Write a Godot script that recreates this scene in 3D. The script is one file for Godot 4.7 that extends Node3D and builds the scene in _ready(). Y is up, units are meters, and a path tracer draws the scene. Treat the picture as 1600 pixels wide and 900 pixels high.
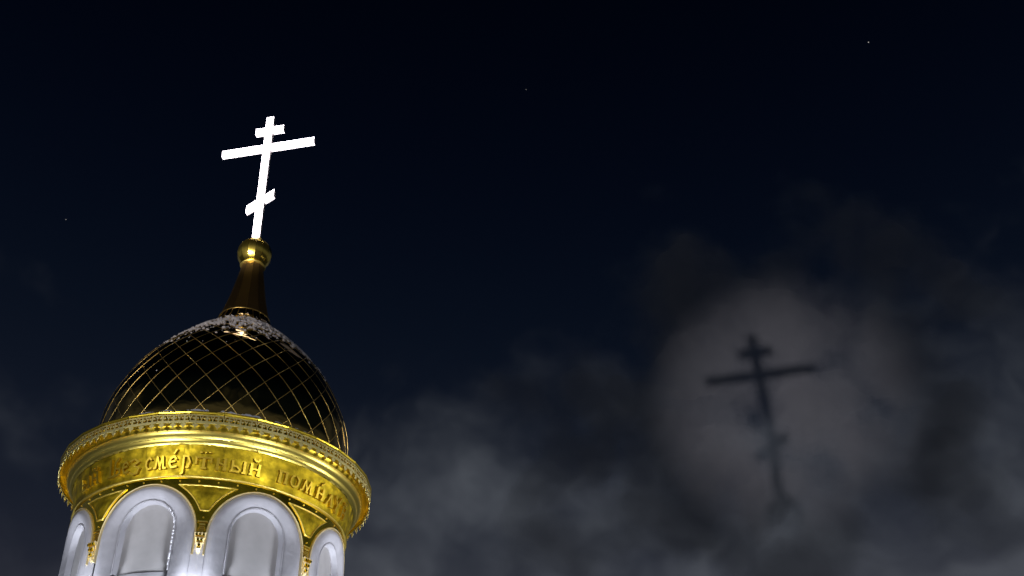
extends Node3D
# A golden church dome at night: floodlit drum, inscription band, cross, and the cross's shadow thrown on a bank of cloud.

const RIM_Y := 12.334            # height of the cornice rim above the ground
const AXIS := Vector3(-5.7749, 0.0, -21.7739)
const FACING := 1.311570          # direction (radians in the x-z plane) from the axis towards the viewer
const DRUM := 2.53
const PITCH_ANGLE := PI / 4.0
const ARCH_TURN := 18.5           # degrees, right-hand front arch
const DOME_Z: Array[float] = [0.0, 0.3, 0.7, 1.2, 1.7, 2.2, 2.6, 2.9, 3.2, 3.6, 4.2, 5.0, 5.4]
const DOME_R: Array[float] = [2.337, 2.451, 2.455, 2.411, 2.243, 1.995, 1.695, 1.426, 1.128, 0.687, 0.46, 0.289, 0.22]
const LAMP_AT := Vector3(-13.35, 9.22, 0.1)
const DRUM_POWER := 250.0
const BAND_AT := Vector3(-5.7749, RIM_Y - 0.45, -21.7739)
const BEAM_DIR := Vector3(0.21736, 0.48935, -0.84457)
const EYE := Vector3(0, 1.6, 0)

var rng := RandomNumberGenerator.new()
var taken := {}
var M := {}
var church: Node3D


func _ready() -> void:
	rng.seed = 7
	camera_and_light()
	materials()
	ground()
	church = thing("church", "white floodlit church drum with golden dome, lettered gold band and white cross", "church", AXIS)
	church_body()
	drum()
	frieze()
	cornice()
	dome()
	ball()
	cross()
	snow()
	frost()
	floodlights()
	mast()
	cloud()
	stars()


# ---------------------------------------------------------------- camera, sky, light
func camera_and_light() -> void:
	var cam := Camera3D.new()
	cam.name = "camera"
	cam.position = EYE
	cam.rotation.x = deg_to_rad(35.5)
	cam.fov = rad_to_deg(2.0 * atan(450.0 / 1900.0))
	cam.near = 0.1
	cam.far = 4000.0
	add_child(cam)
	var e := Environment.new()
	e.background_mode = Environment.BG_SKY
	e.tonemap_mode = Environment.TONE_MAPPER_LINEAR
	e.tonemap_exposure = 1.0
	e.sdfgi_enabled = true
	e.ssao_enabled = true
	e.ssil_enabled = true
	e.volumetric_fog_enabled = true
	e.volumetric_fog_density = 0.0
	var sky := Sky.new()
	var sm := PanoramaSkyMaterial.new()
	sm.panorama = night_sky(2560, 1280)
	sky.sky_material = sm
	e.sky = sky
	var we := WorldEnvironment.new()
	we.name = "environment"
	we.environment = e
	add_child(we)
	var moon := DirectionalLight3D.new()
	moon.name = "moonlight"
	moon.light_energy = 0.0004
	moon.light_color = Color(0.92, 0.9, 1.0)
	moon.light_angular_distance = 8.0
	moon.shadow_enabled = true
	moon.rotation = Vector3(deg_to_rad(-58), deg_to_rad(165), 0)
	add_child(moon)


func night_sky(w: int, h: int) -> ImageTexture:
	var big := fbm(14, 2.6, 5, 0.55)
	var fine := fbm(11, 7.5, 5, 0.55)
	var data := PackedFloat32Array()
	data.resize(w * h * 3)
	var i := 0
	for y in h:
		var el := 90.0 - (y + 0.5) / h * 180.0
		var ce := cos(deg_to_rad(el))
		var se := sin(deg_to_rad(el))
		if el < 0.0:
			for x in w:
				data[i] = 0.006
				data[i + 1] = 0.0066
				data[i + 2] = 0.0075
				i += 3
			continue
		var over := maxf(el, 20.0) - 31.0                 # the air is thicker, and catches more of the town's light, towards the horizon
		var r0 := 0.0036 * exp(-over / 7.0)
		var g0 := 0.006 * exp(-over / 9.5)
		var b0 := 0.013 * exp(-over / 13.5)
		for x in w:
			var az := wrapf((x + 0.5) / w * TAU, -PI, PI)
			var d := Vector3(ce * sin(az), se * 1.25, -ce * cos(az))
			var edge := 34.0 + 4.5 * sin(az * 3.0 - 0.7)      # the height the cloud banks reach, which differs round the sky
			var lift := (edge - el) / 13.0
			var c := 0.0
			if lift > -1.6:
				var n := big.get_noise_3dv(d)
				var m := fine.get_noise_3dv(d + Vector3(n, -n, n) * 0.12)
				c = smoothstep(0.0, 1.25, lift * 1.1 + n * 0.75 + m * 0.4)
				c *= 0.72 + 0.65 * clampf(m + 0.35, 0.0, 1.0)
			data[i] = r0 + c * 0.042
			data[i + 1] = g0 + c * 0.045
			data[i + 2] = b0 + c * 0.049
			i += 3
	var im := Image.create_from_data(w, h, false, Image.FORMAT_RGBF, data.to_byte_array())
	return ImageTexture.create_from_image(im)


func fbm(s: int, freq: float, oct: int, gain: float) -> FastNoiseLite:
	var n := FastNoiseLite.new()
	n.seed = s
	n.noise_type = FastNoiseLite.TYPE_SIMPLEX_SMOOTH
	n.frequency = freq
	n.fractal_type = FastNoiseLite.FRACTAL_FBM
	n.fractal_octaves = oct
	n.fractal_gain = gain
	return n


# ---------------------------------------------------------------- materials
func lin(r: float, g: float, b: float) -> Color:
	return Color(r, g, b).linear_to_srgb()


func tex(s: int, freq: float, size: int, lo: float, hi: float, oct := 4) -> ImageTexture:
	var im := fbm(s, freq, oct, 0.55).get_seamless_image(size, size)
	im.convert(Image.FORMAT_L8)
	var out := Image.create(size, size, false, Image.FORMAT_RGB8)
	for y in size:
		for x in size:
			var v := lerpf(lo, hi, im.get_pixel(x, y).r)
			out.set_pixel(x, y, Color(v, v, v))
	return ImageTexture.create_from_image(out)


func bump(s: int, freq: float, size: int, strength: float) -> ImageTexture:
	var im := fbm(s, freq, 3, 0.5).get_seamless_image(size, size)
	im.convert(Image.FORMAT_L8)
	im.bump_map_to_normal_map(strength)
	return ImageTexture.create_from_image(im)


func metal(called: String, c: Color, rough: float, normal: Texture2D = null, normal_scale := 0.0, scale := 1.0, rough_tex: Texture2D = null, tint: Texture2D = null) -> void:
	var m := StandardMaterial3D.new()
	m.resource_name = called
	m.albedo_color = c
	m.metallic = 1.0
	m.roughness = rough
	m.uv1_triplanar = true
	m.uv1_scale = Vector3.ONE * scale
	if normal:
		m.normal_enabled = true
		m.normal_texture = normal
		m.normal_scale = normal_scale
	if rough_tex:
		m.roughness_texture = rough_tex
	if tint:
		m.albedo_texture = tint
	M[called] = m


func matte(called: String, c: Color, rough := 0.8, tint: Texture2D = null, scale := 1.0, normal: Texture2D = null, ns := 0.0) -> void:
	var m := StandardMaterial3D.new()
	m.resource_name = called
	m.albedo_color = c
	m.roughness = rough
	m.uv1_triplanar = true
	m.uv1_scale = Vector3.ONE * scale
	if tint:
		m.albedo_texture = tint
	if normal:
		m.normal_enabled = true
		m.normal_texture = normal
		m.normal_scale = ns
	M[called] = m


func materials() -> void:
	var wavy := bump(21, 0.012, 256, 6.0)
	var blot := tex(22, 0.016, 256, 0.45, 1.0)
	var stain := tex(23, 0.02, 256, 0.5, 1.0)
	var grime := tex(24, 0.012, 256, 0.86, 1.0)
	var grain := bump(25, 0.05, 256, 3.0)
	var gold := lin(0.92, 0.67, 0.035)
	metal("frieze_gold", gold, 0.72, wavy, 0.35, 0.9, blot, stain)
	metal("moulding_gold", lin(0.92, 0.68, 0.06), 0.36, wavy, 0.12, 0.7)
	metal("roll_gold", lin(0.95, 0.76, 0.16), 0.36, wavy, 0.08, 0.7)
	metal("polished_gold", gold, 0.12, wavy, 0.1, 0.8)
	metal("lace_gold", lin(0.78, 0.68, 0.28), 0.55)
	metal("pale_gold", lin(0.9, 0.76, 0.42), 0.6)
	metal("neck_gold", lin(0.2, 0.13, 0.045), 0.5, wavy, 0.04, 0.6)
	metal("ball_gold", lin(0.92, 0.68, 0.1), 0.2)
	metal("plate_gold", gold, 0.16, wavy, 0.15, 0.8)
	metal("letter_gold", lin(0.9, 0.7, 0.16), 0.45)
	metal("glyph_gold", lin(0.7, 0.49, 0.05), 0.42)
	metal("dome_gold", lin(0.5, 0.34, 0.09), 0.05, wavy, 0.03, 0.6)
	metal("seam_gold", lin(0.85, 0.6, 0.18), 0.38)
	matte("white_wall", lin(0.46, 0.455, 0.485), 0.55, grime, 0.6, grain, 0.15)
	matte("niche_panel", lin(0.5, 0.488, 0.485), 0.6, grime, 0.4)
	matte("cross_white", lin(0.5, 0.47, 0.45), 0.4)
	matte("snow", lin(0.8, 0.8, 0.84), 0.9)
	matte("ledge_metal", lin(0.3, 0.31, 0.33), 0.5, grime)
	matte("lamp_black", lin(0.03, 0.03, 0.03), 0.5)
	matte("ground_snow", lin(0.55, 0.56, 0.6), 0.9, grime, 0.1)
	matte("roof_sheet", lin(0.12, 0.13, 0.14), 0.5, grime)
	var glow := StandardMaterial3D.new()
	glow.resource_name = "lamp_glass"
	glow.albedo_color = Color(0.9, 0.9, 0.95)
	glow.emission_enabled = true
	glow.emission = Color(0.93, 0.95, 1.0)
	glow.emission_energy_multiplier = 3.0
	M["lamp_glass"] = glow


# ---------------------------------------------------------------- tools
func numbered(called: String) -> String:
	taken[called] = taken.get(called, -1) + 1
	return called if taken[called] == 0 else "%s_%03d" % [called, taken[called]]


func thing(called: String, label: String, category: String, at := Vector3.ZERO, group := "") -> Node3D:
	var o := Node3D.new()
	o.name = numbered(called)
	o.position = at
	add_child(o)
	tag(o, label, category, group)
	return o


func tag(o: Node, label: String, category: String, group := "", kind := "") -> void:
	o.set_meta("label", label)
	o.set_meta("category", category)
	if group:
		o.set_meta("group", group)
	if kind:
		o.set_meta("kind", kind)


func part(called: String, parent: Node3D) -> Node3D:
	var o := Node3D.new()
	o.name = called
	parent.add_child(o, true)
	return o


func start() -> SurfaceTool:
	var st := SurfaceTool.new()
	st.begin(Mesh.PRIMITIVE_TRIANGLES)
	return st


func done(st: SurfaceTool) -> ArrayMesh:
	st.generate_normals()
	st.index()
	return st.commit()


func put(called: String, mesh: Mesh, mat: String, parent: Node, turn := 0.0, at := Vector3.ZERO) -> MeshInstance3D:
	var o := MeshInstance3D.new()
	o.name = called
	o.mesh = mesh
	o.material_override = M[mat]
	o.rotation.y = turn
	o.position = at
	parent.add_child(o, true)
	return o


func tri(st: SurfaceTool, a: Vector3, b: Vector3, c: Vector3) -> void:
	st.add_vertex(a)
	st.add_vertex(b)
	st.add_vertex(c)


func quad(st: SurfaceTool, a: Vector3, b: Vector3, c: Vector3, d: Vector3) -> void:   # clockwise seen from the front
	tri(st, a, b, c)
	tri(st, a, c, d)


func cyl(a: float, r: float, z: float) -> Vector3:     # angle a in radians to the viewer's right, radius, height over the rim
	return Vector3(r * cos(FACING - a), RIM_Y + z, r * sin(FACING - a))


func lathe(profile: Array, sides: int, from := 0.0, to := TAU, flat := false, hard := false) -> ArrayMesh:   # profile of Vector2(r, z) from top to bottom
	var st := start()
	for i in profile.size() - 1:
		if flat:
			st.set_smooth_group(-1)
		elif hard:
			st.set_smooth_group(i + 1)
		var p: Vector2 = profile[i]
		var q: Vector2 = profile[i + 1]
		for k in sides:
			var a := lerpf(from, to, k / float(sides))
			var b := lerpf(from, to, (k + 1) / float(sides))
			quad(st, cyl(a, p.x, p.y), cyl(b, p.x, p.y), cyl(b, q.x, q.y), cyl(a, q.x, q.y))
	return done(st)


func box(st: SurfaceTool, o: Vector3, u: Vector3, v: Vector3, w: Vector3, bevel := 0.0) -> void:   # centre and half axes, edges cut by bevel
	st.set_smooth_group(-1)
	var lu := u.length()
	var lv := v.length()
	var lw := w.length()
	var n := [u / lu, v / lv, w / lw]
	var l := [lu, lv, lw]
	if bevel <= 0.0:
		for k in 3:
			for s in [-1.0, 1.0]:
				var c: Vector3 = o + n[k] * l[k] * s
				var e: Vector3 = n[(k + 1) % 3] * l[(k + 1) % 3]
				var f: Vector3 = n[(k + 2) % 3] * l[(k + 2) % 3]
				if s > 0.0:
					quad(st, c - e - f, c - e + f, c + e + f, c + e - f)
				else:
					quad(st, c - e - f, c + e - f, c + e + f, c - e + f)
		return
	for k in 3:
		for s in [-1.0, 1.0]:
			var c: Vector3 = o + n[k] * l[k] * s
			var e: Vector3 = n[(k + 1) % 3] * (l[(k + 1) % 3] - bevel)
			var f: Vector3 = n[(k + 2) % 3] * (l[(k + 2) % 3] - bevel)
			if s > 0.0:
				quad(st, c - e - f, c - e + f, c + e + f, c + e - f)
			else:
				quad(st, c - e - f, c + e - f, c + e + f, c - e + f)
		var i := (k + 1) % 3
		var j := (k + 2) % 3
		for si in [-1.0, 1.0]:
			for sj in [-1.0, 1.0]:
				var along: Vector3 = n[k] * (l[k] - bevel)
				var p: Vector3 = o + n[i] * si * l[i] + n[j] * sj * (l[j] - bevel)
				var q: Vector3 = o + n[i] * si * (l[i] - bevel) + n[j] * sj * l[j]
				if si * sj < 0.0:
					quad(st, p - along, p + along, q + along, q - along)
				else:
					quad(st, p - along, q - along, q + along, p + along)
	for si in [-1.0, 1.0]:
		for sj in [-1.0, 1.0]:
			for sk in [-1.0, 1.0]:
				var a: Vector3 = o + n[0] * si * l[0] + n[1] * sj * (l[1] - bevel) + n[2] * sk * (l[2] - bevel)
				var b: Vector3 = o + n[0] * si * (l[0] - bevel) + n[1] * sj * l[1] + n[2] * sk * (l[2] - bevel)
				var c: Vector3 = o + n[0] * si * (l[0] - bevel) + n[1] * sj * (l[1] - bevel) + n[2] * sk * l[2]
				if si * sj * sk > 0.0:
					tri(st, a, c, b)
				else:
					tri(st, a, b, c)


# a bar of w half-width and h height that runs along points lying on a surface with the given outward normals; its section is a low arch
func ridge(st: SurfaceTool, pts: PackedVector3Array, nrm: PackedVector3Array, w: float, h: float, sink := 0.004, closed := false) -> void:
	var rows := []
	var n := pts.size()
	for i in n:
		var t: Vector3
		if closed:
			t = pts[(i + 1) % n] - pts[(i + n - 1) % n]
		else:
			t = pts[mini(i + 1, n - 1)] - pts[maxi(i - 1, 0)]
		var side := t.normalized().cross(nrm[i]).normalized()
		var p := pts[i]
		var m := nrm[i]
		rows.append([p - side * w - m * sink, p - side * w * 0.75 + m * h * 0.7, p + m * h, p + side * w * 0.75 + m * h * 0.7, p + side * w - m * sink])
	st.set_smooth_group(0)
	for i in (n if closed else n - 1):
		var a: Array = rows[i]
		var b: Array = rows[(i + 1) % n]
		for k in 4:
			quad(st, a[k], b[k], b[k + 1], a[k + 1])
	if not closed:
		st.set_smooth_group(-1)
		for e in [0, n - 1]:
			var a: Array = rows[e]
			for k in [1, 2, 3]:
				if e == 0:
					tri(st, a[0], a[k], a[k + 1])
				else:
					tri(st, a[0], a[k + 1], a[k])


# a polygon in (s, z) pressed out of a surface; place turns (s, z, height) into a point
func press(st: SurfaceTool, poly: PackedVector2Array, lo: float, hi: float, place: Callable, bevel := 0.0) -> void:
	if Geometry2D.is_polygon_clockwise(poly):
		poly.reverse()
	var idx := Geometry2D.triangulate_polygon(poly)
	st.set_smooth_group(-1)
	var top := poly
	if bevel > 0.0:
		var inner := Geometry2D.offset_polygon(poly, -bevel)
		if inner.size() == 1 and inner[0].size() == poly.size():
			# match the start corner
			var best := 0
			for k in poly.size():
				if inner[0][k].distance_to(poly[0]) < inner[0][best].distance_to(poly[0]):
					best = k
			top = PackedVector2Array()
			for k in poly.size():
				top.append(inner[0][(best + k) % poly.size()])
			idx = Geometry2D.triangulate_polygon(top)
	for k in range(0, idx.size(), 3):
		tri(st, place.call(top[idx[k]].x, top[idx[k]].y, hi), place.call(top[idx[k + 2]].x, top[idx[k + 2]].y, hi), place.call(top[idx[k + 1]].x, top[idx[k + 1]].y, hi))
	var n := poly.size()
	var shoulder := hi - bevel
	for k in n:
		var p := poly[k]
		var q := poly[(k + 1) % n]
		quad(st, place.call(p.x, p.y, shoulder), place.call(q.x, q.y, shoulder), place.call(q.x, q.y, lo), place.call(p.x, p.y, lo))
		if top != poly:
			var tp := top[k]
			var tq := top[(k + 1) % n]
			quad(st, place.call(tp.x, tp.y, hi), place.call(tq.x, tq.y, hi), place.call(q.x, q.y, shoulder), place.call(p.x, p.y, shoulder))


# ---------------------------------------------------------------- the ground and the church below the picture
func ground() -> void:
	var st := start()
	var n := 24
	for i in n:
		for j in n:
			var f := func(a: int, b: int) -> Vector3:
				var x := (a / float(n) - 0.5) * 2.0
				var z := (b / float(n) - 0.5) * 2.0
				return Vector3(signf(x) * pow(absf(x), 2.0) * 1500.0, 0.0, signf(z) * pow(absf(z), 2.0) * 1500.0)
			quad(st, f.call(i, j), f.call(i + 1, j), f.call(i + 1, j + 1), f.call(i, j + 1))
	var g := put("ground", done(st), "ground_snow", self)
	g.set_meta("kind", "structure")
	g.set_meta("label", "snow covered ground round the church")


func church_body() -> void:
	# the square body and its hipped roof carry the drum; the picture ends above them
	var c := put("wall", null, "white_wall", church)
	var st := start()
	box(st, Vector3(0, 3.0, 0), Vector3(5.0, 0, 0), Vector3(0, 3.0, 0), Vector3(0, 0, 5.0), 0.03)
	c.mesh = done(st)
	var rf := start()
	rf.set_smooth_group(-1)
	for k in 4:
		var a := Vector3(5.4, 6.0, 5.4).rotated(Vector3.UP, k * PI / 2)
		var b := Vector3(5.4, 6.0, -5.4).rotated(Vector3.UP, k * PI / 2)
		var p := Vector3(2.2, 7.9, 2.2).rotated(Vector3.UP, k * PI / 2)
		var q := Vector3(2.2, 7.9, -2.2).rotated(Vector3.UP, k * PI / 2)
		quad(rf, p, q, b, a)
		quad(rf, b, b - Vector3(0, 0.12, 0), a - Vector3(0, 0.12, 0), a)
	put("roof", done(rf), "roof_sheet", church)
	put("ledge", lathe([Vector2(2.3, -3.82), Vector2(3.35, -3.9), Vector2(3.42, -3.93), Vector2(3.42, -4.1), Vector2(3.2, -4.32), Vector2(3.1, -5.6)], 64, 0, TAU, false, true), "white_wall", church)


# ---------------------------------------------------------------- the drum
func unroll(s: float, z: float, h: float) -> Vector3:
	return cyl(s / DRUM, DRUM + h, z)


const ARCH_R := 0.9
const ARCH_Z := -2.11
const FOOT := -3.85


# the outline of an arch, from the foot of the left jamb over the top to the foot of the right one
func arch_line(r: float, spring: float, foot: float, steps := 28, jamb := 8) -> PackedVector2Array:
	var out := PackedVector2Array()
	for k in jamb:
		out.append(Vector2(-r, lerpf(foot, spring, k / float(jamb))))
	for k in steps + 1:
		var t := PI - PI * k / steps
		out.append(Vector2(cos(t) * r, spring + sin(t) * r))
	for k in jamb:
		out.append(Vector2(r, lerpf(spring, foot, (k + 1) / float(jamb))))
	return out


func drum() -> void:
	# ---- arches
	var steps := 28
	var rings := []          # (radius, spring height, depth) from the outer edge inwards: a soft convex surround
	for k in 9:
		var t := k / 8.0
		rings.append([lerpf(ARCH_R - 0.012, 0.53, t), lerpf(ARCH_Z, -1.985, t), -0.005 + 0.075 * sin(PI * pow(t, 0.75)) - 0.05 * t])
	var surround := start()
	surround.set_smooth_group(0)
	for k in 8:
		var a := arch_line(rings[k][0], rings[k][1], FOOT, steps)
		var b := arch_line(rings[k + 1][0], rings[k + 1][1], FOOT, steps)
		for i in a.size() - 1:
			quad(surround, unroll(a[i].x, a[i].y, rings[k][2]), unroll(a[i + 1].x, a[i + 1].y, rings[k][2]), unroll(b[i + 1].x, b[i + 1].y, rings[k + 1][2]), unroll(b[i].x, b[i].y, rings[k + 1][2]))
	var surround_mesh := done(surround)
	var bead := start()
	sweep_arch(bead, 0.518, -1.985, -0.052, 0.01, 0.012, steps, -2.76)
	var bead_mesh := done(bead)
	var reveal := start()
	reveal.set_smooth_group(0)
	var ra := arch_line(0.505, -1.985, -2.76, steps)
	var rb := arch_line(0.48, -1.985, -2.76, steps)
	for i in ra.size() - 1:
		quad(reveal, unroll(ra[i].x, ra[i].y, -0.05), unroll(ra[i + 1].x, ra[i + 1].y, -0.05), unroll(rb[i + 1].x, rb[i + 1].y, -0.157), unroll(rb[i].x, rb[i].y, -0.157))
	var reveal_mesh := done(reveal)
	var panel := start()
	panel.set_smooth_group(0)
	for i in rb.size() / 2:
		var l0 := rb[i]
		var l1 := rb[i + 1]
		for k in 6:
			var t0 := k / 6.0
			var t1 := (k + 1) / 6.0
			quad(panel, unroll(lerpf(l1.x, -l1.x, t0), l1.y, -0.155), unroll(lerpf(l1.x, -l1.x, t1), l1.y, -0.155), unroll(lerpf(l0.x, -l0.x, t1), l0.y, -0.155), unroll(lerpf(l0.x, -l0.x, t0), l0.y, -0.155))
	var panel_mesh := done(panel)
	var sill := start()
	for i in 8:
		var s0 := lerpf(-0.53, 0.53, i / 8.0)
		var s1 := lerpf(-0.53, 0.53, (i + 1) / 8.0)
		sill.set_smooth_group(1)
		quad(sill, unroll(s0, -2.74, -0.17), unroll(s1, -2.74, -0.17), unroll(s1, -2.76, -0.138), unroll(s0, -2.76, -0.138))
		sill.set_smooth_group(2)
		quad(sill, unroll(s0, -2.76, -0.138), unroll(s1, -2.76, -0.138), unroll(s1, FOOT, -0.138), unroll(s0, FOOT, -0.138))
	var sill_mesh := done(sill)
	var trim := start()
	sweep_arch(trim, ARCH_R, ARCH_Z, 0.0, 0.021, 0.05, steps, -2.5)
	var trim_mesh := done(trim)
	for k in 8:
		var turn := deg_to_rad(ARCH_TURN) + k * PITCH_ANGLE
		var a := part("arch", church)
		a.rotation.y = turn
		put("surround", surround_mesh, "white_wall", a)
		put("inner_bead", bead_mesh, "white_wall", a)
		put("reveal", reveal_mesh, "white_wall", a)
		put("niche_panel", panel_mesh, "niche_panel", a)
		put("sill", sill_mesh, "white_wall", a)
		put("gold_edging", trim_mesh, "pale_gold", a)
	# ---- gold plates between the arches
	var half := PITCH_ANGLE / 2.0 * DRUM
	var plate := start()
	plate.set_smooth_group(0)
	var cols := []
	var m := 48
	for i in m + 1:
		var s := lerpf(-half, half, i / float(m))
		var off := half - absf(s)
		var z := -2.13
		if off < ARCH_R:
			z = ARCH_Z + sqrt(ARCH_R * ARCH_R - off * off)
		cols.append([s, z])
	for i in m:
		for k in 6:
			var t0 := k / 6.0
			var t1 := (k + 1) / 6.0
			quad(plate, unroll(cols[i][0], lerpf(-1.08, cols[i][1], t0), 0.012), unroll(cols[i + 1][0], lerpf(-1.08, cols[i + 1][1], t0), 0.012), unroll(cols[i + 1][0], lerpf(-1.08, cols[i + 1][1], t1), 0.012), unroll(cols[i][0], lerpf(-1.08, cols[i][1], t1), 0.012))
	var plate_mesh := done(plate)
	# the sunk three-cornered field and its raised border
	var big_r := 1.012
	var outline := PackedVector2Array()
	var ztop := -1.225
	var zlow := -1.69
	for k in 9:
		var z := lerpf(ztop, zlow, k / 8.0)
		outline.append(Vector2(half - sqrt(big_r * big_r - pow(z - ARCH_Z, 2)), z))
	for k in 9:
		var z := lerpf(zlow, ztop, k / 8.0)
		outline.append(Vector2(-(half - sqrt(big_r * big_r - pow(z - ARCH_Z, 2))), z))
	for k in range(1, 8):
		outline.append(Vector2(lerpf(outline[17].x, outline[0].x, k / 8.0), ztop))
	var rim_pts := PackedVector3Array()
	var rim_n := PackedVector3Array()
	for q in outline:
		rim_pts.append(unroll(q.x, q.y, 0.012))
		rim_n.append((cyl(q.x / DRUM, 1.0, 0.0) - cyl(0, 0.0, 0.0)).normalized())
	var border := start()
	ridge(border, rim_pts, rim_n, 0.014, 0.022, 0.004, true)
	var border_mesh := done(border)
	var field := start()
	field.set_smooth_group(0)
	for k in 8:
		for i in 8:
			var l0 := outline[k]
			var l1 := outline[k + 1]
			var f := func(p: Vector2, t: float) -> Vector3: return unroll(lerpf(-p.x, p.x, t), p.y, 0.016 + 0.05 * (p.y - zlow) / (ztop - zlow) * 0.0 + 0.02 * sin(PI * t) * sin(PI * (p.y - zlow) / (ztop - zlow)))
			quad(field, f.call(l0, i / 8.0), f.call(l0, (i + 1) / 8.0), f.call(l1, (i + 1) / 8.0), f.call(l1, i / 8.0))
	var field_mesh := done(field)
	# small rivet
	var rivet_mesh := SphereMesh.new()
	rivet_mesh.radius = 0.016
	rivet_mesh.height = 0.032
	rivet_mesh.radial_segments = 8
	rivet_mesh.rings = 4
	# bracket on the pier
	var bars := start()
	for b in [[-1.905, 0.085, 0.012, 0.03], [-1.955, 0.05, 0.018, 0.022], [-2.0, 0.05, 0.008, 0.02], [-2.03, 0.06, 0.008, 0.02], [-2.06, 0.06, 0.008, 0.02]]:
		box(bars, unroll(0, b[0], 0.012 + b[3] * 0.5), side_axis() * b[1], Vector3(0, b[2], 0), out_axis() * (b[3] * 0.5), 0.003)
	var bars_mesh := done(bars)
	var corbels := []
	for b in [[-2.175, 0.098, 0.045, 0.07, 3], [-2.262, 0.075, 0.04, 0.055, 2], [-2.35, 0.052, 0.045, 0.04, 1], [-2.43, 0.03, 0.032, 0.025, 0]]:
		var st := start()
		# each step leans out towards its top, so that its face looks down
		var w: float = b[1]
		var hh: float = b[2]
		var d: float = b[3]
		st.set_smooth_group(-1)
		var tl := unroll(-w, b[0] + hh, d + 0.03)
		var tr := unroll(w, b[0] + hh, d + 0.03)
		var br := unroll(w * 0.86, b[0] - hh, d - 0.012)
		var bl := unroll(-w * 0.86, b[0] - hh, d - 0.012)
		var tl2 := unroll(-w, b[0] + hh, -0.02)
		var tr2 := unroll(w, b[0] + hh, -0.02)
		var br2 := unroll(w * 0.86, b[0] - hh, -0.02)
		var bl2 := unroll(-w * 0.86, b[0] - hh, -0.02)
		quad(st, tl, tr, br, bl)
		quad(st, tl2, tr2, tr, tl)
		quad(st, bl, br, br2, bl2)
		quad(st, tl2, tl, bl, bl2)
		quad(st, tr, tr2, br2, br)
		var cells := []
		var n: int = b[4]
		for i in n:
			var cs := (i - (n - 1) / 2.0) * 0.056
			var ct := start()
			box(ct, unroll(cs, b[0], d + 0.02), side_axis() * 0.02, Vector3(0, 0.022, 0), out_axis() * 0.022, 0.002)
			cells.append(done(ct))
		corbels.append([done(st), cells])
	var pier := start()
	pier.set_smooth_group(0)
	for i in 8:
		var s0 := lerpf(-0.112, 0.112, i / 8.0)
		var s1 := lerpf(-0.112, 0.112, (i + 1) / 8.0)
		var h0 := 0.03 - 0.05 * (1.0 - absf(s0) / 0.112)
		var h1 := 0.03 - 0.05 * (1.0 - absf(s1) / 0.112)
		for k in 6:
			var z0 := lerpf(-2.1, FOOT, k / 6.0)
			var z1 := lerpf(-2.1, FOOT, (k + 1) / 6.0)
			quad(pier, unroll(s0, z0, h0), unroll(s1, z0, h1), unroll(s1, z1, h1), unroll(s0, z1, h0))
	var pier_mesh := done(pier)
	for k in 8:
		var turn := deg_to_rad(ARCH_TURN) + (k + 0.5) * PITCH_ANGLE
		var sp := part("spandrel", church)
		sp.rotation.y = turn
		put("plate", plate_mesh, "plate_gold", sp)
		put("field", field_mesh, "frieze_gold", sp)
		put("field_border", border_mesh, "letter_gold", sp)
		for i in 6:
			put("rivet", rivet_mesh, "letter_gold", sp, 0.0, unroll((i - 2.5) * half / 3.0, -1.15, 0.016))
		put("rivet", rivet_mesh, "letter_gold", sp, 0.0, unroll(0, -1.82, 0.016))
		var br := part("bracket", church)
		br.rotation.y = turn
		put("bars", bars_mesh, "letter_gold", br)
		for c in corbels:
			put("corbel_step", c[0], "pale_gold", br)
			for cell in c[1]:
				put("stud", cell, "polished_gold", br)
		put("pier", pier_mesh, "white_wall", br)
	# inner wall that closes the drum behind the niches
	put("drum_core", lathe([Vector2(2.3, -0.3), Vector2(2.3, -4.15)], 64), "white_wall", church)


func side_axis() -> Vector3:
	return Vector3(sin(FACING), 0, -cos(FACING))


func out_axis() -> Vector3:
	return Vector3(cos(FACING), 0, sin(FACING))


func sweep_arch(st: SurfaceTool, r: float, spring: float, depth: float, w: float, h: float, steps: int, foot: float) -> void:
	var line := arch_line(r, spring, foot, steps)
	var pts := PackedVector3Array()
	var nrm := PackedVector3Array()
	for q in line:
		pts.append(unroll(q.x, q.y, depth))
		nrm.append((cyl(q.x / DRUM, 1.0, 0.0) - cyl(0, 0.0, 0.0)).normalized())
	ridge(st, pts, nrm, w, h, 0.01)


# ---------------------------------------------------------------- the lettered band
const BAND_TOP := Vector2(2.665, -0.505)
const BAND_LOW := Vector2(2.545, -1.065)


func band(a: float, z: float, h: float) -> Vector3:      # a point h in front of the sloping band
	var t := (z - BAND_TOP.y) / (BAND_LOW.y - BAND_TOP.y)
	var r := lerpf(BAND_TOP.x, BAND_LOW.x, t)
	return cyl(a, r + h * 0.978, z - h * 0.21)


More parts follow.
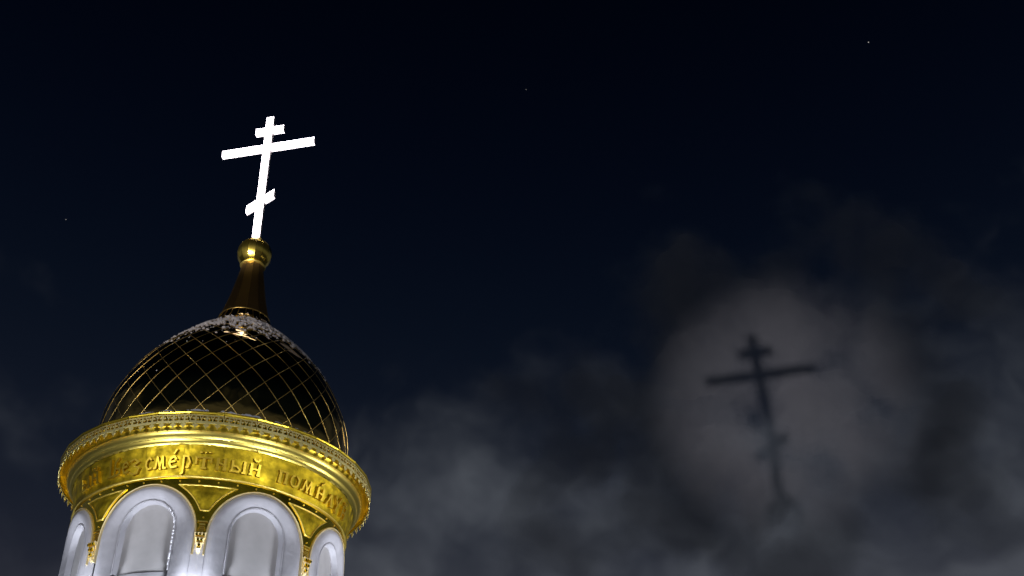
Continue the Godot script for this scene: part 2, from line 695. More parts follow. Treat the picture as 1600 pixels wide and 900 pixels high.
func glyphs() -> Dictionary:
	var o := []
	for k in 15:
		var t := TAU * k / 15.0 + 0.25
		o.append([0.5 + 0.4 * sin(t), 0.5 + 0.48 * cos(t)])
	return {
		"B": [[[0.18, 0.0], [0.26, 1.5]], [[0.56, 0.0], [0.62, 1.18], [0.86, 1.5]], [[0.0, 0.02], [0.78, 0.02]], [[0.62, 0.62], [0.92, 0.5], [0.9, 0.12], [0.74, 0.02]]],
		"e": [[[0.85, 0.72], [0.6, 0.98], [0.28, 0.8], [0.15, 0.4], [0.38, 0.04], [0.9, 0.12]], [[0.2, 0.48], [0.72, 0.58]]],
		"z": [[[0.05, 0.92], [0.5, 1.06], [0.85, 0.8], [0.4, 0.52], [0.9, 0.25], [0.72, -0.16], [0.3, -0.22], [0.0, -0.02]]],
		"s": [[[0.82, 0.78], [0.52, 1.0], [0.2, 0.7], [0.14, 0.3], [0.4, 0.0], [0.88, 0.1]]],
		"m": [[[0.0, 0.0], [0.18, 0.08], [0.3, 1.0], [0.52, 0.15], [0.72, 1.0], [0.8, 0.02], [1.0, 0.02]], [[0.42, 0.0], [0.62, 0.0]]],
		"E": [[[0.85, 0.72], [0.6, 0.98], [0.28, 0.8], [0.15, 0.4], [0.38, 0.04], [0.9, 0.12]], [[0.2, 0.48], [0.72, 0.58]], [[0.55, 1.2], [0.82, 1.62]]],
		"r": [[[0.0, -0.55], [0.22, -0.42], [0.24, 1.0], [0.66, 0.98], [0.9, 0.5], [0.72, 0.05], [0.48, 0.05]]],
		"t": [[[0.02, 0.35], [0.02, 0.92], [0.98, 0.92], [0.98, 0.5]], [[0.52, 0.0], [0.52, 0.92]], [[0.34, 0.02], [0.72, 0.02]], [[0.2, 1.4], [0.36, 1.4]], [[0.5, 1.4], [0.66, 1.4]], [[0.8, 1.4], [0.96, 1.4]]],
		"n": [[[0.18, 0.0], [0.18, 1.0]], [[0.82, 0.0], [0.82, 1.0]], [[0.18, 0.62], [0.82, 0.38]], [[0.02, 0.02], [0.34, 0.02]], [[0.66, 0.02], [0.98, 0.02]]],
		"y": [[[0.14, 0.0], [0.14, 1.0]], [[0.0, 0.02], [0.52, 0.02], [0.58, 0.25], [0.42, 0.46], [0.14, 0.46]], [[0.86, 0.0], [0.86, 1.0]], [[0.72, 0.02], [1.0, 0.02]]],
		"j": [[[0.18, 0.0], [0.18, 1.0]], [[0.82, 0.0], [0.82, 1.0]], [[0.18, 0.5], [0.82, 0.5]], [[0.02, 0.02], [0.34, 0.02]], [[0.66, 0.02], [0.98, 0.02]], [[0.3, 1.42], [0.45, 1.22], [0.62, 1.22], [0.78, 1.42]]],
		"I": [[[0.18, 0.0], [0.18, 1.0]], [[0.82, 0.0], [0.82, 1.0]], [[0.18, 0.5], [0.82, 0.5]], [[0.02, 0.02], [0.34, 0.02]], [[0.66, 0.02], [0.98, 0.02]], [[0.4, 1.2], [0.75, 1.55]]],
		"p": [[[0.2, 0.0], [0.2, 1.0]], [[0.8, 0.0], [0.8, 1.0]], [[0.02, 0.98], [0.98, 0.98]], [[0.05, 0.02], [0.36, 0.02]], [[0.64, 0.02], [0.96, 0.02]]],
		"o": [o],
		"l": [[[0.0, 0.02], [0.16, 0.06], [0.52, 1.02]], [[0.5, 1.0], [0.8, 0.0]], [[0.66, 0.02], [1.0, 0.02]]],
		"u": [[[0.1, 1.25], [0.52, 0.55]], [[0.92, 1.45], [0.6, 0.7], [0.4, 0.1], [0.62, -0.2]]],
	}


func frieze() -> void:
	var f := part("frieze", church)
	# forty-eight sheets side by side, each a hair away from the next
	var n := 24
	for k in n:
		var a0 := TAU * k / n + 0.0008
		var a1 := TAU * (k + 1) / n - 0.0008
		var st := start()
		var wob := rng.randf_range(-0.003, 0.003)
		for i in 8:
			for j in 5:
				var g := func(ii: int, jj: int) -> Vector3:
					var a := lerpf(a0, a1, ii / 8.0)
					var z := lerpf(BAND_TOP.y, BAND_LOW.y, jj / 5.0)
					return band(a, z, wob * sin(PI * ii / 8.0) * sin(PI * jj / 5.0))
				quad(st, g.call(i, j), g.call(i + 1, j), g.call(i + 1, j + 1), g.call(i, j + 1))
		put("sheet", done(st), "frieze_gold", f)
	put("lower_edging", lathe([Vector2(2.53, -1.055), Vector2(2.575, -1.06), Vector2(2.585, -1.072), Vector2(2.575, -1.085), Vector2(2.53, -1.088)], 96), "letter_gold", f)
	put("backing", lathe([Vector2(2.64, -0.49), Vector2(2.51, -1.07)], 64), "seam_gold", f)
	# raised letters of the prayer, as far as it can be read round the drum
	var text := [
		["y", -66.0, -58.6], ["j", -57.6, -52.6], ["B", -47.4, -40.6], ["e", -40.2, -36.6], ["z", -36.6, -31.8], ["s", -29.7, -26.5], ["m", -26.2, -21.2], ["E", -20.6, -16.6],
		["r", -15.4, -11.7], ["t", -9.9, -4.1], ["n", -2.4, 1.8], ["y", 3.0, 9.4], ["j", 10.3, 15.0], ["p", 22.1, 26.6], ["o", 27.4, 32.2], ["m", 32.8, 39.4],
		["I", 41.2, 46.0], ["l", 47.6, 52.8], ["u", 53.0, 58.8], ["j", 60.4, 65.4]]
	var shapes := glyphs()
	var tall := 0.205
	for g in text:
		var a0: float = deg_to_rad(g[1])
		var a1: float = deg_to_rad(g[2])
		var wide := (a1 - a0) * 2.58
		var polys: Array[PackedVector2Array] = []
		for stroke in shapes[g[0]]:
			var line := PackedVector2Array()
			for q in stroke:
				line.append(Vector2(q[0] * wide, q[1] * tall))
			var upright: bool = stroke.size() == 2 and absf(line[0].x - line[1].x) < absf(line[0].y - line[1].y) * 0.5 and absf(line[0].y - line[1].y) > 0.12
			var grown := Geometry2D.offset_polyline(line, 0.023 if upright else 0.015, Geometry2D.JOIN_MITER, Geometry2D.END_BUTT)
			polys.append(grown[0])
		var again := true
		while again:
			again = false
			for i in polys.size():
				for j in range(i + 1, polys.size()):
					var u := Geometry2D.merge_polygons(polys[i], polys[j])
					if u.size() == 1:
						polys[i] = u[0]
						polys.remove_at(j)
						again = true
						break
				if again:
					break
		var st := start()
		var place := func(s: float, z: float, h: float) -> Vector3: return band(a0 + s / 2.58, -0.925 + z, h)
		for q in polys:
			press(st, q, -0.012, 0.058, place, 0.004)
		put("letter", done(st), "glyph_gold", f)


# ---------------------------------------------------------------- cornice, valance
const FACETS := 32


func cornice() -> void:
	var c := part("cornice", church)
	var cove := [Vector2(2.96, -0.13), Vector2(2.9, -0.157), Vector2(2.86, -0.19), Vector2(2.84, -0.225), Vector2(2.82, -0.275), Vector2(2.8, -0.29)]
	put("soffit", lathe(cove, 96), "moulding_gold", c)
	var roll := []
	for k in 13:
		var t := k / 12.0
		roll.append(Vector2(2.815, -0.29).lerp(Vector2(2.737, -0.415), t) + Vector2(0.85, -0.53) * 0.02 * sin(PI * t))
	put("upper_roll", lathe(roll, 128), "roll_gold", c)
	var roll2 := []
	for k in 11:
		var t := k / 10.0
		roll2.append(Vector2(2.74, -0.418).lerp(Vector2(2.672, -0.505), t) + Vector2(0.79, -0.62) * 0.016 * sin(PI * t))
	put("lower_roll", lathe(roll2, 128), "roll_gold", c)
	# the polygonal rim: one folded strip for each facet, then the openwork valance below it
	var half := PI / FACETS
	var inr := cos(half)
	var seg := start()
	seg.set_smooth_group(-1)
	var tilt := 0.0015
	var prof := [Vector2(2.4, 0.33), Vector2(2.955, 0.018), Vector2(2.98, 0.012), Vector2(2.995, -0.004), Vector2(3.0, -0.022), Vector2(2.993, -0.042), Vector2(2.977, -0.056), Vector2(2.955, -0.062), Vector2(2.94, -0.13)]
	for i in prof.size() - 1:
		quad(seg, cyl(-half + tilt, prof[i].x, prof[i].y), cyl(half - tilt, prof[i].x, prof[i].y), cyl(half - tilt, prof[i + 1].x, prof[i + 1].y), cyl(-half + tilt, prof[i + 1].x, prof[i + 1].y))
	var seg_mesh := done(seg)
	var side := 3.0 * sin(half) * 2.0
	var strip := start()
	var rr := 2.985 * inr
	var mid := func(s: float, z: float, h: float) -> Vector3: return Vector3(0, RIM_Y + z, 0) + out_axis() * (rr + h) + side_axis() * s
	var w := side / 2.0 * 0.985
	box(strip, mid.call(0, -0.214, 0.0), side_axis() * w, Vector3(0, 0.024, 0), out_axis() * 0.005, 0.0015)
	box(strip, mid.call(0, -0.08, 0.0), side_axis() * w, Vector3(0, 0.012, 0), out_axis() * 0.004)
	var strip_mesh := done(strip)
	var back := start()
	box(back, mid.call(0, -0.15, -0.02), side_axis() * w, Vector3(0, 0.075, 0), out_axis() * 0.003)
	var back_mesh := done(back)
	# a flower-like cross, its arms meeting those of its neighbours
	var motif := PackedVector2Array()
	for k in 4:
		var t := k * PI / 2
		for q in [Vector2(0.018, -0.011), Vector2(0.044, -0.02), Vector2(0.056, -0.006), Vector2(0.056, 0.006), Vector2(0.044, 0.02), Vector2(0.018, 0.011)]:
			motif.append(q.rotated(t))
	var ms := start()
	press(ms, motif, -0.004, 0.004, func(s: float, z: float, h: float) -> Vector3: return mid.call(s, z - 0.138, h))
	var motif_mesh := done(ms)
	var hook := PackedVector2Array([Vector2(-0.01, -0.19), Vector2(-0.006, -0.155), Vector2(-0.03, -0.118), Vector2(-0.032, -0.092), Vector2(-0.018, -0.092), Vector2(-0.012, -0.112), Vector2(0.0, -0.125), Vector2(0.012, -0.112), Vector2(0.018, -0.092), Vector2(0.032, -0.092), Vector2(0.03, -0.118), Vector2(0.006, -0.155), Vector2(0.01, -0.19)])
	var hs := start()
	press(hs, hook, -0.003, 0.003, func(s: float, z: float, h: float) -> Vector3: return mid.call(s, z, h))
	var hook_mesh := done(hs)
	var drop := PackedVector2Array([Vector2(-0.014, -0.236), Vector2(0.014, -0.236), Vector2(0.016, -0.25), Vector2(0.042, -0.256), Vector2(0.05, -0.275), Vector2(0.03, -0.298), Vector2(0.012, -0.31), Vector2(0.0, -0.35), Vector2(-0.012, -0.31), Vector2(-0.03, -0.298), Vector2(-0.05, -0.275), Vector2(-0.042, -0.256), Vector2(-0.016, -0.25)])
	var ds := start()
	press(ds, drop, -0.004, 0.004, func(s: float, z: float, h: float) -> Vector3: return mid.call(s, z, h))
	var drop_mesh := done(ds)
	for k in FACETS:
		var turn := (k + 0.35) * TAU / FACETS
		put("rim_segment", seg_mesh, "moulding_gold", c, turn)
		put("valance_strip", strip_mesh, "lace_gold", c, turn)
		put("valance_back", back_mesh, "polished_gold", c, turn)
		for i in 3:
			var along := (i - 1) * side / 3.0
			var shift := side_axis().rotated(Vector3.UP, turn) * along
			put("lace_flower", motif_mesh, "lace_gold", c, turn, shift)
			put("lace_drop", drop_mesh, "lace_gold", c, turn + rng.randf_range(-0.004, 0.004), shift)
			put("lace_hook", hook_mesh, "lace_gold", c, turn, side_axis().rotated(Vector3.UP, turn) * (along + side / 6.0))


# ---------------------------------------------------------------- the dome
func dome_r(z: float) -> float:
	var n := DOME_Z.size()
	var k := 0
	while k < n - 2 and z > DOME_Z[k + 1]:
		k += 1
	var h := DOME_Z[k + 1] - DOME_Z[k]
	var u := clampf((z - DOME_Z[k]) / h, 0.0, 1.0)
	var m0 := slope_at(k)
	var m1 := slope_at(k + 1)
	return (2 * u ** 3 - 3 * u ** 2 + 1) * DOME_R[k] + (u ** 3 - 2 * u ** 2 + u) * h * m0 + (-2 * u ** 3 + 3 * u ** 2) * DOME_R[k + 1] + (u ** 3 - u ** 2) * h * m1


func slope_at(k: int) -> float:
	var n := DOME_Z.size()
	if k == 0:
		return (DOME_R[1] - DOME_R[0]) / (DOME_Z[1] - DOME_Z[0])
	if k == n - 1:
		return (DOME_R[n - 1] - DOME_R[n - 2]) / (DOME_Z[n - 1] - DOME_Z[n - 2])
	var h0 := DOME_Z[k] - DOME_Z[k - 1]
	var h1 := DOME_Z[k + 1] - DOME_Z[k]
	return ((DOME_R[k] - DOME_R[k - 1]) / h0 * h1 + (DOME_R[k + 1] - DOME_R[k]) / h1 * h0) / (h0 + h1)


var table_u := PackedFloat32Array()      # z for equal steps of u, the dome's height in units of its own radius
const U_STEP := 0.01


func fill_table() -> void:
	var z := 0.0
	var u := 0.0
	var next := 0.0
	var r := dome_r(0.0)
	while z < 5.0:
		if u >= next:
			table_u.append(z)
			next += U_STEP
		var z2 := z + 0.002
		var r2 := dome_r(z2)
		u += Vector2(0.002, r2 - r).length() / ((r + r2) * 0.5)
		z = z2
		r = r2


func z_of(u: float) -> float:
	var f := clampf(u / U_STEP, 0.0, table_u.size() - 1.001)
	return lerpf(table_u[int(f)], table_u[int(f) + 1], f - int(f))


func on_dome(a: float, z: float, h: float) -> Vector3:
	var r := dome_r(z)
	var d := (dome_r(z + 0.01) - dome_r(z - 0.01)) / 0.02
	var l := sqrt(1.0 + d * d)
	return cyl(a, r + h / l, z - h * d / l)


func dome_normal(a: float, z: float) -> Vector3:
	return on_dome(a, z, 1.0) - on_dome(a, z, 0.0)


const AROUND := 28
const TWIST := 0.85


func dome() -> void:
	fill_table()
	var d := part("dome", church)
	var top_z := 3.42
	var du := PI / (AROUND * TWIST)
	var rows := 0
	var u0 := 0.06 - du
	while z_of((rows + 2) * du + u0) < top_z:
		rows += 1
	# lozenge sheets
	var made := []
	for i in rows:
		for k in AROUND:
			var a := TAU * (k + 0.5 * (i % 2)) / AROUND
			var u := u0 + (i + 1) * du
			made.append([a, u])
	# the 300 that show largest face the viewer; the others are joined
	var ranked := made.duplicate()
	ranked.sort_custom(func(p, q):
		return cos(p[0]) * 2.0 - p[1] > cos(q[0]) * 2.0 - q[1])
	var far := start()
	for i in ranked.size():
		var st := start() if i < 300 else far
		lozenge(st, ranked[i][0], ranked[i][1], PI / AROUND, du)
		if i < 300:
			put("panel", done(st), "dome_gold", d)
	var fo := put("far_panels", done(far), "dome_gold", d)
	fo.set_meta("kind", "stuff")
	# folded seams that run round the dome both ways
	var u_end := u0 + (rows + 1) * du
	for way in [-1.0, 1.0]:
		for k in AROUND:
			var pts := PackedVector3Array()
			var nrm := PackedVector3Array()
			var n := rows * 3 + 3
			for i in n + 1:
				var u := lerpf(0.02, u_end, i / float(n))
				var a: float = TAU * k / AROUND + way * TWIST * (u - u0)
				var z := z_of(u)
				pts.append(on_dome(a, z, 0.0))
				nrm.append(dome_normal(a, z))
			var st := start()
			ridge(st, pts, nrm, 0.0085, 0.008)
			put("seam", done(st), "seam_gold", d)
	put("under_skin", lathe(outline_points(0.05, 3.5, 40, -0.03), 64), "seam_gold", d)
	# fluted collar, then the plain sheet-metal neck
	var flutes := 24
	for k in flutes:
		var a0 := TAU * k / flutes
		var st := start()
		for i in 6:
			var z0 := lerpf(3.92, 3.3, i / 6.0)
			var z1 := lerpf(3.92, 3.3, (i + 1) / 6.0)
			quad(st, on_dome(a0, z0, 0.004), on_dome(a0 + TAU / flutes - 0.012, z0, 0.012), on_dome(a0 + TAU / flutes - 0.012, z1, 0.014), on_dome(a0, z1, 0.004))
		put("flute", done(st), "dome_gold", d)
		var pts := PackedVector3Array()
		var nrm := PackedVector3Array()
		for i in 9:
			var z := lerpf(3.2, 3.9, i / 8.0)
			pts.append(on_dome(a0, z, 0.006))
			nrm.append(dome_normal(a0, z))
		var rs := start()
		ridge(rs, pts, nrm, 0.008, 0.01)
		put("flute_seam", done(rs), "seam_gold", d)
	for k in 12:
		var a := TAU * k / 12
		var st := start()
		for i in 8:
			var z0 := lerpf(5.45, 3.9, i / 8.0)
			var z1 := lerpf(5.45, 3.9, (i + 1) / 8.0)
			st.set_smooth_group(-1)
			quad(st, on_dome(a + 0.004, z0, 0.01), on_dome(a + TAU / 12 - 0.004, z0, 0.01), on_dome(a + TAU / 12 - 0.004, z1, 0.01), on_dome(a + 0.004, z1, 0.01))
		put("neck_sheet", done(st), "neck_gold", d)
	put("neck_core", lathe(outline_points(3.4, 5.45, 24, -0.01), 32), "seam_gold", d)
	put("neck_ring", lathe([Vector2(dome_r(3.92) + 0.005, 3.93), Vector2(dome_r(3.92) + 0.02, 3.922), Vector2(dome_r(3.92) + 0.02, 3.905), Vector2(dome_r(3.9) + 0.004, 3.895)], 48), "seam_gold", d)


func outline_points(z0: float, z1: float, n: int, h: float) -> Array:
	var out := []
	for i in n + 1:
		var z := lerpf(z1, z0, i / float(n))
		out.append(Vector2(dome_r(z) + h, z))
	return out


func lozenge(st: SurfaceTool, a: float, u: float, da: float, du: float) -> void:
	var lean_a := rng.randf_range(-1, 1) * 0.004
	var lean_u := rng.randf_range(-1, 1) * 0.004
	var belly := rng.randf_range(0.0, 0.004)
	var m := 3
	var f := func(i: int, j: int) -> Vector3:
		var p := (i / float(m) * 2.0 - 1.0) * 0.985
		var q := (j / float(m) * 2.0 - 1.0) * 0.985
		var x := (p + q) * 0.5
		var y := (q - p) * 0.5
		var h := 0.002 + lean_a * x + lean_u * y + belly * (1.0 - p * p) * (1.0 - q * q)
		return on_dome(a + x * da, z_of(u + y * du), h)
	st.set_smooth_group(0)
	for i in m:
		for j in m:
			quad(st, f.call(i, j), f.call(i, j + 1), f.call(i + 1, j + 1), f.call(i + 1, j))


# ---------------------------------------------------------------- the ball and the cross
func ball() -> void:
	var b := part("ball", church)
	var r := 0.385
	var zc := 5.72
	var n := 14
	for k in n:
		var st := start()
		var a0 := TAU * k / n + 0.006
		var a1 := TAU * (k + 1) / n - 0.006
		for i in 14:
			for j in 3:
				var f := func(ii: int, jj: int) -> Vector3:
					var t := PI * (0.1 + 0.8 * ii / 14.0)
					var s := jj / 3.0
					return cyl(lerpf(a0, a1, s), (r - 0.012 * sin(PI * s) * 0.0) * sin(t) * lerpf(1.0, 0.985, sin(PI * s)), zc + r * cos(t))
				quad(st, f.call(i, j), f.call(i, j + 1), f.call(i + 1, j + 1), f.call(i + 1, j))
		put("gore", done(st), "ball_gold", b)
	put("core", lathe([Vector2(0.02, zc + 0.36), Vector2(0.24, zc + 0.28), Vector2(0.355, zc), Vector2(0.24, zc - 0.28), Vector2(0.1, zc - 0.36)], 28), "seam_gold", b)
	put("lower_collar", lathe([Vector2(0.2, zc - 0.3), Vector2(0.27, zc - 0.33), Vector2(0.28, zc - 0.345), Vector2(0.27, zc - 0.36), Vector2(0.2, zc - 0.36)], 36), "letter_gold", b)
	put("upper_collar", lathe([Vector2(0.1, zc + 0.4), Vector2(0.15, zc + 0.39), Vector2(0.17, zc + 0.36), Vector2(0.16, zc + 0.32), Vector2(0.12, zc + 0.3)], 32), "letter_gold", b)


func cross() -> void:
	var c := part("cross", church)
	var psi := 0.1921
	var across := Vector3(cos(psi), 0, sin(psi))
	var up := (Vector3.UP + across * -0.0269).normalized()
	across = (across - up * across.dot(up)).normalized()
	var out := across.cross(up).normalized()
	var base := Vector3(0, RIM_Y + 6.05, 0) + Vector3(cos(psi), 0, sin(psi)) * -0.013
	var half := 0.095
	var deep := 0.05
	# the upright, and three bars that run through it
	beam(c, "upright", base + up * 1.917, up, across, out, 1.917, half, deep)
	beam(c, "main_bar", base + up * 2.872 + across * 0.027, across, up, out, 1.13, half, deep + 0.004)
	beam(c, "title_bar", base + up * 3.43 + across * 0.023, across, up, out, 0.33, half, deep + 0.004)
	var slant := (across * cos(0.5466) + up * sin(0.5466)).normalized()
	foot_bar(c, base + up * 1.192, slant, up, out, 0.375, half * 1.1, deep + 0.004)


# the slanting bar is cut upright at both ends
func foot_bar(parent: Node3D, at: Vector3, along: Vector3, up: Vector3, deep: Vector3, l: float, w: float, d: float) -> void:
	var st := start()
	st.set_smooth_group(-1)
	var a := along * l
	var u := up * w
	var o := deep * d
	quad(st, at - a + u + o, at + a + u + o, at + a - u + o, at - a - u + o)
	quad(st, at + a + u - o, at - a + u - o, at - a - u - o, at + a - u - o)
	quad(st, at - a + u - o, at + a + u - o, at + a + u + o, at - a + u + o)
	quad(st, at - a - u + o, at + a - u + o, at + a - u - o, at - a - u - o)
	quad(st, at + a + u + o, at + a + u - o, at + a - u - o, at + a - u + o)
	quad(st, at - a + u - o, at - a + u + o, at - a - u + o, at - a - u - o)
	put("foot_bar", done(st), "cross_white", parent)


func beam(parent: Node3D, called: String, at: Vector3, along: Vector3, wide: Vector3, deep: Vector3, l: float, w: float, d: float) -> void:
	var st := start()
	box(st, at, along * l, wide * w, deep * d, 0.006)
	var o := put(called, done(st), "cross_white", parent)
	# a folded lip frames each end
	for s in [-1.0, 1.0]:
		var lip := start()
		for k in [-1.0, 1.0]:
			box(lip, at + along * (l + 0.012) * s + wide * (w - 0.008) * k, along * 0.014, wide * 0.008, deep * (d - 0.001), 0.002)
			box(lip, at + along * (l + 0.012) * s + deep * (d - 0.008) * k, along * 0.013, wide * (w - 0.017), deep * 0.008, 0.002)
		put("end_lip", done(lip), "cross_white", o)


# ---------------------------------------------------------------- snow
func snow() -> void:
	var n := fbm(5, 3.2, 4, 0.6)
	var n2 := fbm(6, 11.0, 3, 0.5)
	var st := start()
	st.set_smooth_group(0)
	var na := 760
	var nz := 130
	var prev_p := PackedVector3Array()
	var prev_h := PackedFloat32Array()
	for j in nz + 1:
		var s := j / float(nz)
		var z := lerpf(1.3, 3.75, 1.0 - pow(1.0 - s, 1.3))
		var row := PackedVector3Array()
		var hs := PackedFloat32Array()
		for i in na + 1:
			var a := TAU * (i % na) / na
			var p := on_dome(a, z, 0.0)
			var amount := smoothstep(1.7, 3.2, z) * 0.95 - smoothstep(3.4, 3.75, z) * 0.45 + 0.12 * smoothstep(0.4, 1.0, sin(a)) + 0.05 * smoothstep(-0.3, -1.0, sin(a))
			var v := n.get_noise_3dv(p) * 0.75 + n2.get_noise_3dv(p) * 1.15 + amount - 1.1
			var h := clampf(v * 0.09, -0.012, 0.022)
			hs.append(h)
			row.append(on_dome(a, z, h + 0.008))
		if j > 0:
			for i in na:
				if maxf(maxf(prev_h[i], prev_h[i + 1]), maxf(hs[i], hs[i + 1])) > -0.009:
					quad(st, row[i], row[i + 1], prev_p[i + 1], prev_p[i])
		prev_p = row
		prev_h = hs
	var o := put("snow", done(st), "snow", self, 0.0, AXIS)
	tag(o, "thin patches of snow clinging to the top of the golden dome", "snow", "", "stuff")
	# a broken line of snow on the cornice at the foot of the dome
	var ls := start()
	ls.set_smooth_group(0)
	var m := 900
	for i in m:
		var a0 := TAU * i / m
		var a1 := TAU * ((i + 1) % m) / m
		var f := func(a: float, t: float) -> Vector3:
			var r := lerpf(2.92, 2.47, t)
			var z := 0.037 + (2.96 - r) / 0.56 * 0.29
			var p := Vector3(cos(a), 0, sin(a)) * 2.0
			var v := n.get_noise_3dv(p * 1.3) * 1.1 + n2.get_noise_3dv(p * 1.1 + Vector3(0, t * 0.3, 0)) * 0.6 + 0.1
			return cyl(a, r * (cos(PI / FACETS) if t < 0.5 else 1.0), z + clampf(v * 0.12, -0.05, 0.045) * sin(PI * clampf(t * 1.1, 0.0, 1.0)) - 0.012)
		for k in 5:
			quad(ls, f.call(a0, (k + 1) / 5.0), f.call(a1, (k + 1) / 5.0), f.call(a1, k / 5.0), f.call(a0, k / 5.0))
	var lo := put("ledge_snow", done(ls), "snow", self, 0.0, AXIS)
	tag(lo, "broken strip of snow along the cornice at the dome's foot", "snow", "", "stuff")


# frozen drips along the right-hand lip of the left front niche
func frost() -> void:
	var st := start()
	st.set_smooth_group(0)
	var turn := deg_to_rad(ARCH_TURN) - PITCH_ANGLE
	for k in 26:
		var z := -1.62 - 1.05 * (k + rng.randf_range(0.0, 0.9)) / 26.0
		var s := 0.512
		if z > -1.985:
			s = sqrt(0.512 * 0.512 - pow(z + 1.985, 2))
		var c := cyl(turn + s / DRUM, DRUM - 0.045, z)
		var r := rng.randf_range(0.008, 0.02)
		var l := r * rng.randf_range(1.2, 2.6)
		for i in 6:
			for j in 4:
				var f := func(ii: int, jj: int) -> Vector3:
					var t := PI * jj / 4.0
					return c + Vector3(cos(TAU * ii / 6) * sin(t) * r, cos(t) * l, sin(TAU * ii / 6) * sin(t) * r)
				quad(st, f.call(i + 1, j), f.call(i, j), f.call(i, j + 1), f.call(i + 1, j + 1))
	var o := put("frost", done(st), "snow", self, 0.0, AXIS)
	tag(o, "frozen white drips along the lip of the left front arch", "frost", "", "stuff")


# ---------------------------------------------------------------- lamps
func floodlights() -> void:
	for k in 8:
		var turn := deg_to_rad(ARCH_TURN) + (k + 0.5) * PITCH_ANGLE
		var at := Vector3(cos(FACING - turn), 0, sin(FACING - turn)) * 2.98 + AXIS
		at.y = RIM_Y - 3.87
		var t := thing("floodlight", "black floodlight on the ledge below a pier of the drum", "floodlight", at, "floodlights round the foot of the drum")
		t.rotation.y = turn
		var out := out_axis()
		var side := side_axis()
		var aim := (Vector3.UP * 1.0 - out * 0.12).normalized()
		var face := aim.cross(side).normalized()
		var hs := start()
		box(hs, Vector3(0, 0.13, 0), side * 0.16, face * 0.1, aim * 0.04, 0.01)
		put("housing", done(hs), "lamp_black", t)
		var gs := start()
		box(gs, Vector3(0, 0.13, 0) + aim * 0.043, side * 0.145, face * 0.085, aim * 0.002)
		put("glass", done(gs), "lamp_glass", t)
		var fs := start()
		box(fs, Vector3(0, 0.045, 0) + side * 0.17, side * 0.006, Vector3(0, 0.075, 0), out * 0.02, 0.002)
		box(fs, Vector3(0, 0.045, 0) - side * 0.17, side * 0.006, Vector3(0, 0.075, 0), out * 0.02, 0.002)
		put("bracket", done(fs), "lamp_black", t)
		var l := AreaLight3D.new()
		l.name = "beam"
		l.area_size = Vector2(0.29, 0.17)
		l.light_energy = 5.5
		l.light_color = Color(0.93, 0.95, 1.0)
		l.shadow_enabled = true
		l.set("area_range", 30.0)
		t.add_child(l, true)
		l.transform = Transform3D(Basis(side, face, -aim).orthonormalized(), Vector3(0, 0.13, 0) + aim * 0.05)


func mast() -> void:
	# one mast left of the viewer, one far to the right; both stand outside the picture
	var t := pole(Vector3(LAMP_AT.x, 0, LAMP_AT.z), LAMP_AT.y, "steel mast with three floodlights, left of the church")
	# the narrow beam passes the cross and ends on the cloud
	head(t, Vector3(0, LAMP_AT.y, 0), EYE + BEAM_DIR.normalized() * 150.0, 6.7, 10000.0, 1.0, 0.14, Color(0.97, 0.95, 1.0))
	head(t, Vector3(-0.75, LAMP_AT.y, 0), BAND_AT, 6.5, DRUM_POWER, 1.0, 0.12, Color(0.97, 0.97, 1.0))
	head(t, Vector3(0.75, LAMP_AT.y, 0), AXIS + Vector3(0, RIM_Y + 3.2, 0), 6.0, 170.0, 1.0, 0.08, Color(1.0, 0.94, 0.9))
	var t2 := pole(Vector3(14.1, 0, -20.0), 9.2, "steel mast with two floodlights, right of the church")
	head(t2, Vector3(0, 9.2, 0), BAND_AT, 7.5, DRUM_POWER * 0.75, 1.0, 0.12, Color(0.97, 0.97, 1.0))
	head(t2, Vector3(0.75, 9.2, 0), AXIS + Vector3(0, RIM_Y + 2.6, 0), 8.0, 22.0, 1.0, 0.08, Color(1.0, 0.93, 0.86))
	var t3 := pole(Vector3(9.7, 0, -3.4), 9.2, "steel mast with one floodlight, right of the viewer")
	head(t3, Vector3(0, 9.2, 0), BAND_AT, 6.5, DRUM_POWER * 0.7, 1.0, 0.12, Color(0.97, 0.97, 1.0))


func pole(at: Vector3, tall: float, label: String) -> Node3D:
	var t := thing("lamp_mast", label, "lamp mast", at)
	var st := start()
	for k in 12:
		for i in 6:
			var f := func(kk: int, ii: int) -> Vector3:
				var y := tall * 0.985 * ii / 6.0
				return Vector3(cos(TAU * kk / 12), 0, sin(TAU * kk / 12)) * lerpf(0.11, 0.06, ii / 6.0) + Vector3(0, y, 0.35)
			quad(st, f.call(k + 1, i + 1), f.call(k, i + 1), f.call(k, i), f.call(k + 1, i))
	put("pole", done(st), "ledge_metal", t)
	var cs := start()
	box(cs, Vector3(0, tall - 0.3, 0.29), Vector3(1.0, 0, 0), Vector3(0, 0.03, 0), Vector3(0, 0, 0.03), 0.004)
	put("crossarm", done(cs), "ledge_metal", t)
	return t


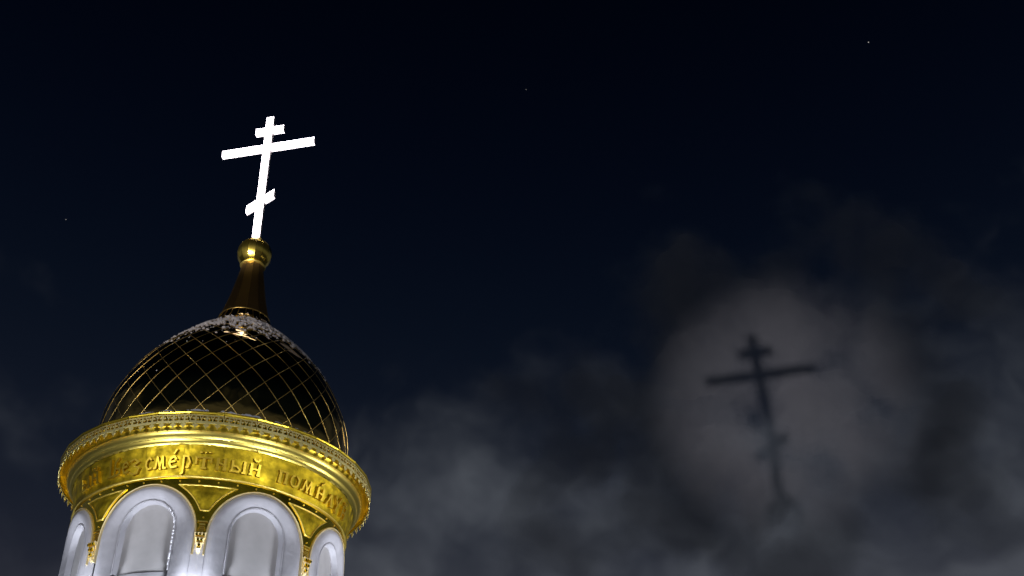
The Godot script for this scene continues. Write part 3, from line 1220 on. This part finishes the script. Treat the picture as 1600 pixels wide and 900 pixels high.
func head(t: Node3D, at: Vector3, target: Vector3, angle: float, energy: float, soft: float, size: float, c: Color) -> void:
	var aim := (target - t.position - at).normalized()
	var side := aim.cross(Vector3.UP).normalized()
	var up := side.cross(aim)
	var hs := start()
	hs.set_smooth_group(0)
	var prof := [[0.05, -0.42], [0.12, -0.4], [0.16, -0.25], [0.17, -0.03], [0.15, -0.03]]
	for i in prof.size() - 1:
		for k in 20:
			var f := func(ii: int, kk: int) -> Vector3: return at + aim * prof[ii][1] + (side * cos(TAU * kk / 20) + up * sin(TAU * kk / 20)) * prof[ii][0]
			quad(hs, f.call(i, k), f.call(i, k + 1), f.call(i + 1, k + 1), f.call(i + 1, k))
	put("lamp_housing", done(hs), "lamp_black", t)
	var gs := start()
	for k in 20:
		tri(gs, at - aim * 0.06, at - aim * 0.06 + (side * cos(TAU * k / 20) + up * sin(TAU * k / 20)) * 0.15, at - aim * 0.06 + (side * cos(TAU * (k + 1) / 20) + up * sin(TAU * (k + 1) / 20)) * 0.15)
	put("lamp_glass", done(gs), "lamp_glass", t)
	var ys := start()
	box(ys, at - aim * 0.2 - up * 0.24, side * 0.03, up * 0.09, aim * 0.02, 0.003)
	put("yoke", done(ys), "lamp_black", t)
	var l := SpotLight3D.new()
	l.name = "beam"
	l.spot_angle = angle
	l.spot_angle_attenuation = soft
	l.light_energy = energy
	l.light_size = size
	l.light_color = c
	l.spot_range = 400.0
	l.spot_attenuation = 2.0
	l.shadow_enabled = true
	t.add_child(l, true)
	l.position = at
	l.look_at_from_position(t.position + at, target, Vector3.UP)


# ---------------------------------------------------------------- the bank of cloud that catches the beam
func cloud() -> void:
	var away := Vector3(0.21736, 0.48935, -0.84457).normalized()
	var centre := EYE + away * 150.0
	var flat := Vector3(away.x, 0.12, away.z).normalized()
	var u := flat.cross(Vector3.UP).normalized()
	var v := u.cross(flat).normalized()
	var n := fbm(35, 0.018, 5, 0.55)
	var n2 := fbm(32, 0.03, 4, 0.55)
	var size := 48.0
	var m := 150
	var top := PackedVector3Array()
	var low := PackedVector3Array()
	var thick := PackedFloat32Array()
	for j in m + 1:
		for i in m + 1:
			var x := (i / float(m) - 0.5) * 2.0
			var y := (j / float(m) - 0.5) * 2.0
			var p := centre + u * x * size + v * y * size
			var edge := 1.0 - smoothstep(0.2, 0.8, Vector2(x + 0.06, y * 1.15).length() + 0.4 * n2.get_noise_2d(x * 60.0, y * 60.0))
			var q := (n.get_noise_3dv(p * 2.4) * 1.1 + 0.82 + 0.75 * n2.get_noise_3dv(p * 3.6)) * edge
			q = maxf(q - 0.04, 0.0)
			var t := q * q / (q + 0.35) * 14.0
			var lift := n2.get_noise_3dv(p * 0.7 + Vector3(50, 0, 0)) * 3.0
			thick.append(t)
			top.append(p + flat * (lift + t * 0.5))
			low.append(p + flat * (lift - t * 0.5))
	var st := start()
	st.set_smooth_group(0)
	for j in m:
		for i in m:
			var a := j * (m + 1) + i
			var b := a + 1
			var c := a + m + 2
			var d := a + m + 1
			if thick[a] + thick[b] + thick[c] + thick[d] <= 0.0:
				continue
			quad(st, low[d], low[c], low[b], low[a])      # towards the viewer
			quad(st, top[a], top[b], top[c], top[d])
	var fog := FogMaterial.new()
	fog.resource_name = "cloud"
	fog.density = 0.11
	fog.albedo = Color(0.98, 0.98, 0.98)
	var o := MeshInstance3D.new()
	o.name = "cloud"
	o.mesh = done(st)
	o.material_override = fog
	add_child(o)
	tag(o, "grey night cloud that carries the dark shadow of the cross", "cloud")


func stars() -> void:
	var places := [[Vector3(0.27617, 0.70206, -0.65638), 0.5, "brightest small white star, high at the right of the night sky"], [Vector3(-0.34392, 0.5874, -0.73259), 0.2, "faint star at the left, level with the foot of the cross"], [Vector3(0.01143, 0.70417, -0.70993), 0.12, "faint star high above the middle of the sky"]]
	for p in places:
		var m := StandardMaterial3D.new()
		m.resource_name = "starlight"
		m.albedo_color = Color.BLACK
		m.emission_enabled = true
		m.emission = Color(1.0, 0.97, 0.95)
		m.emission_energy_multiplier = p[1]
		var ball_mesh := SphereMesh.new()
		ball_mesh.radius = 0.55
		ball_mesh.height = 1.1
		ball_mesh.radial_segments = 12
		ball_mesh.rings = 6
		var o := MeshInstance3D.new()
		o.name = numbered("star")
		o.mesh = ball_mesh
		o.material_override = m
		o.position = EYE + p[0].normalized() * 1400.0
		add_child(o)
		tag(o, p[2], "star", "stars in the night sky")
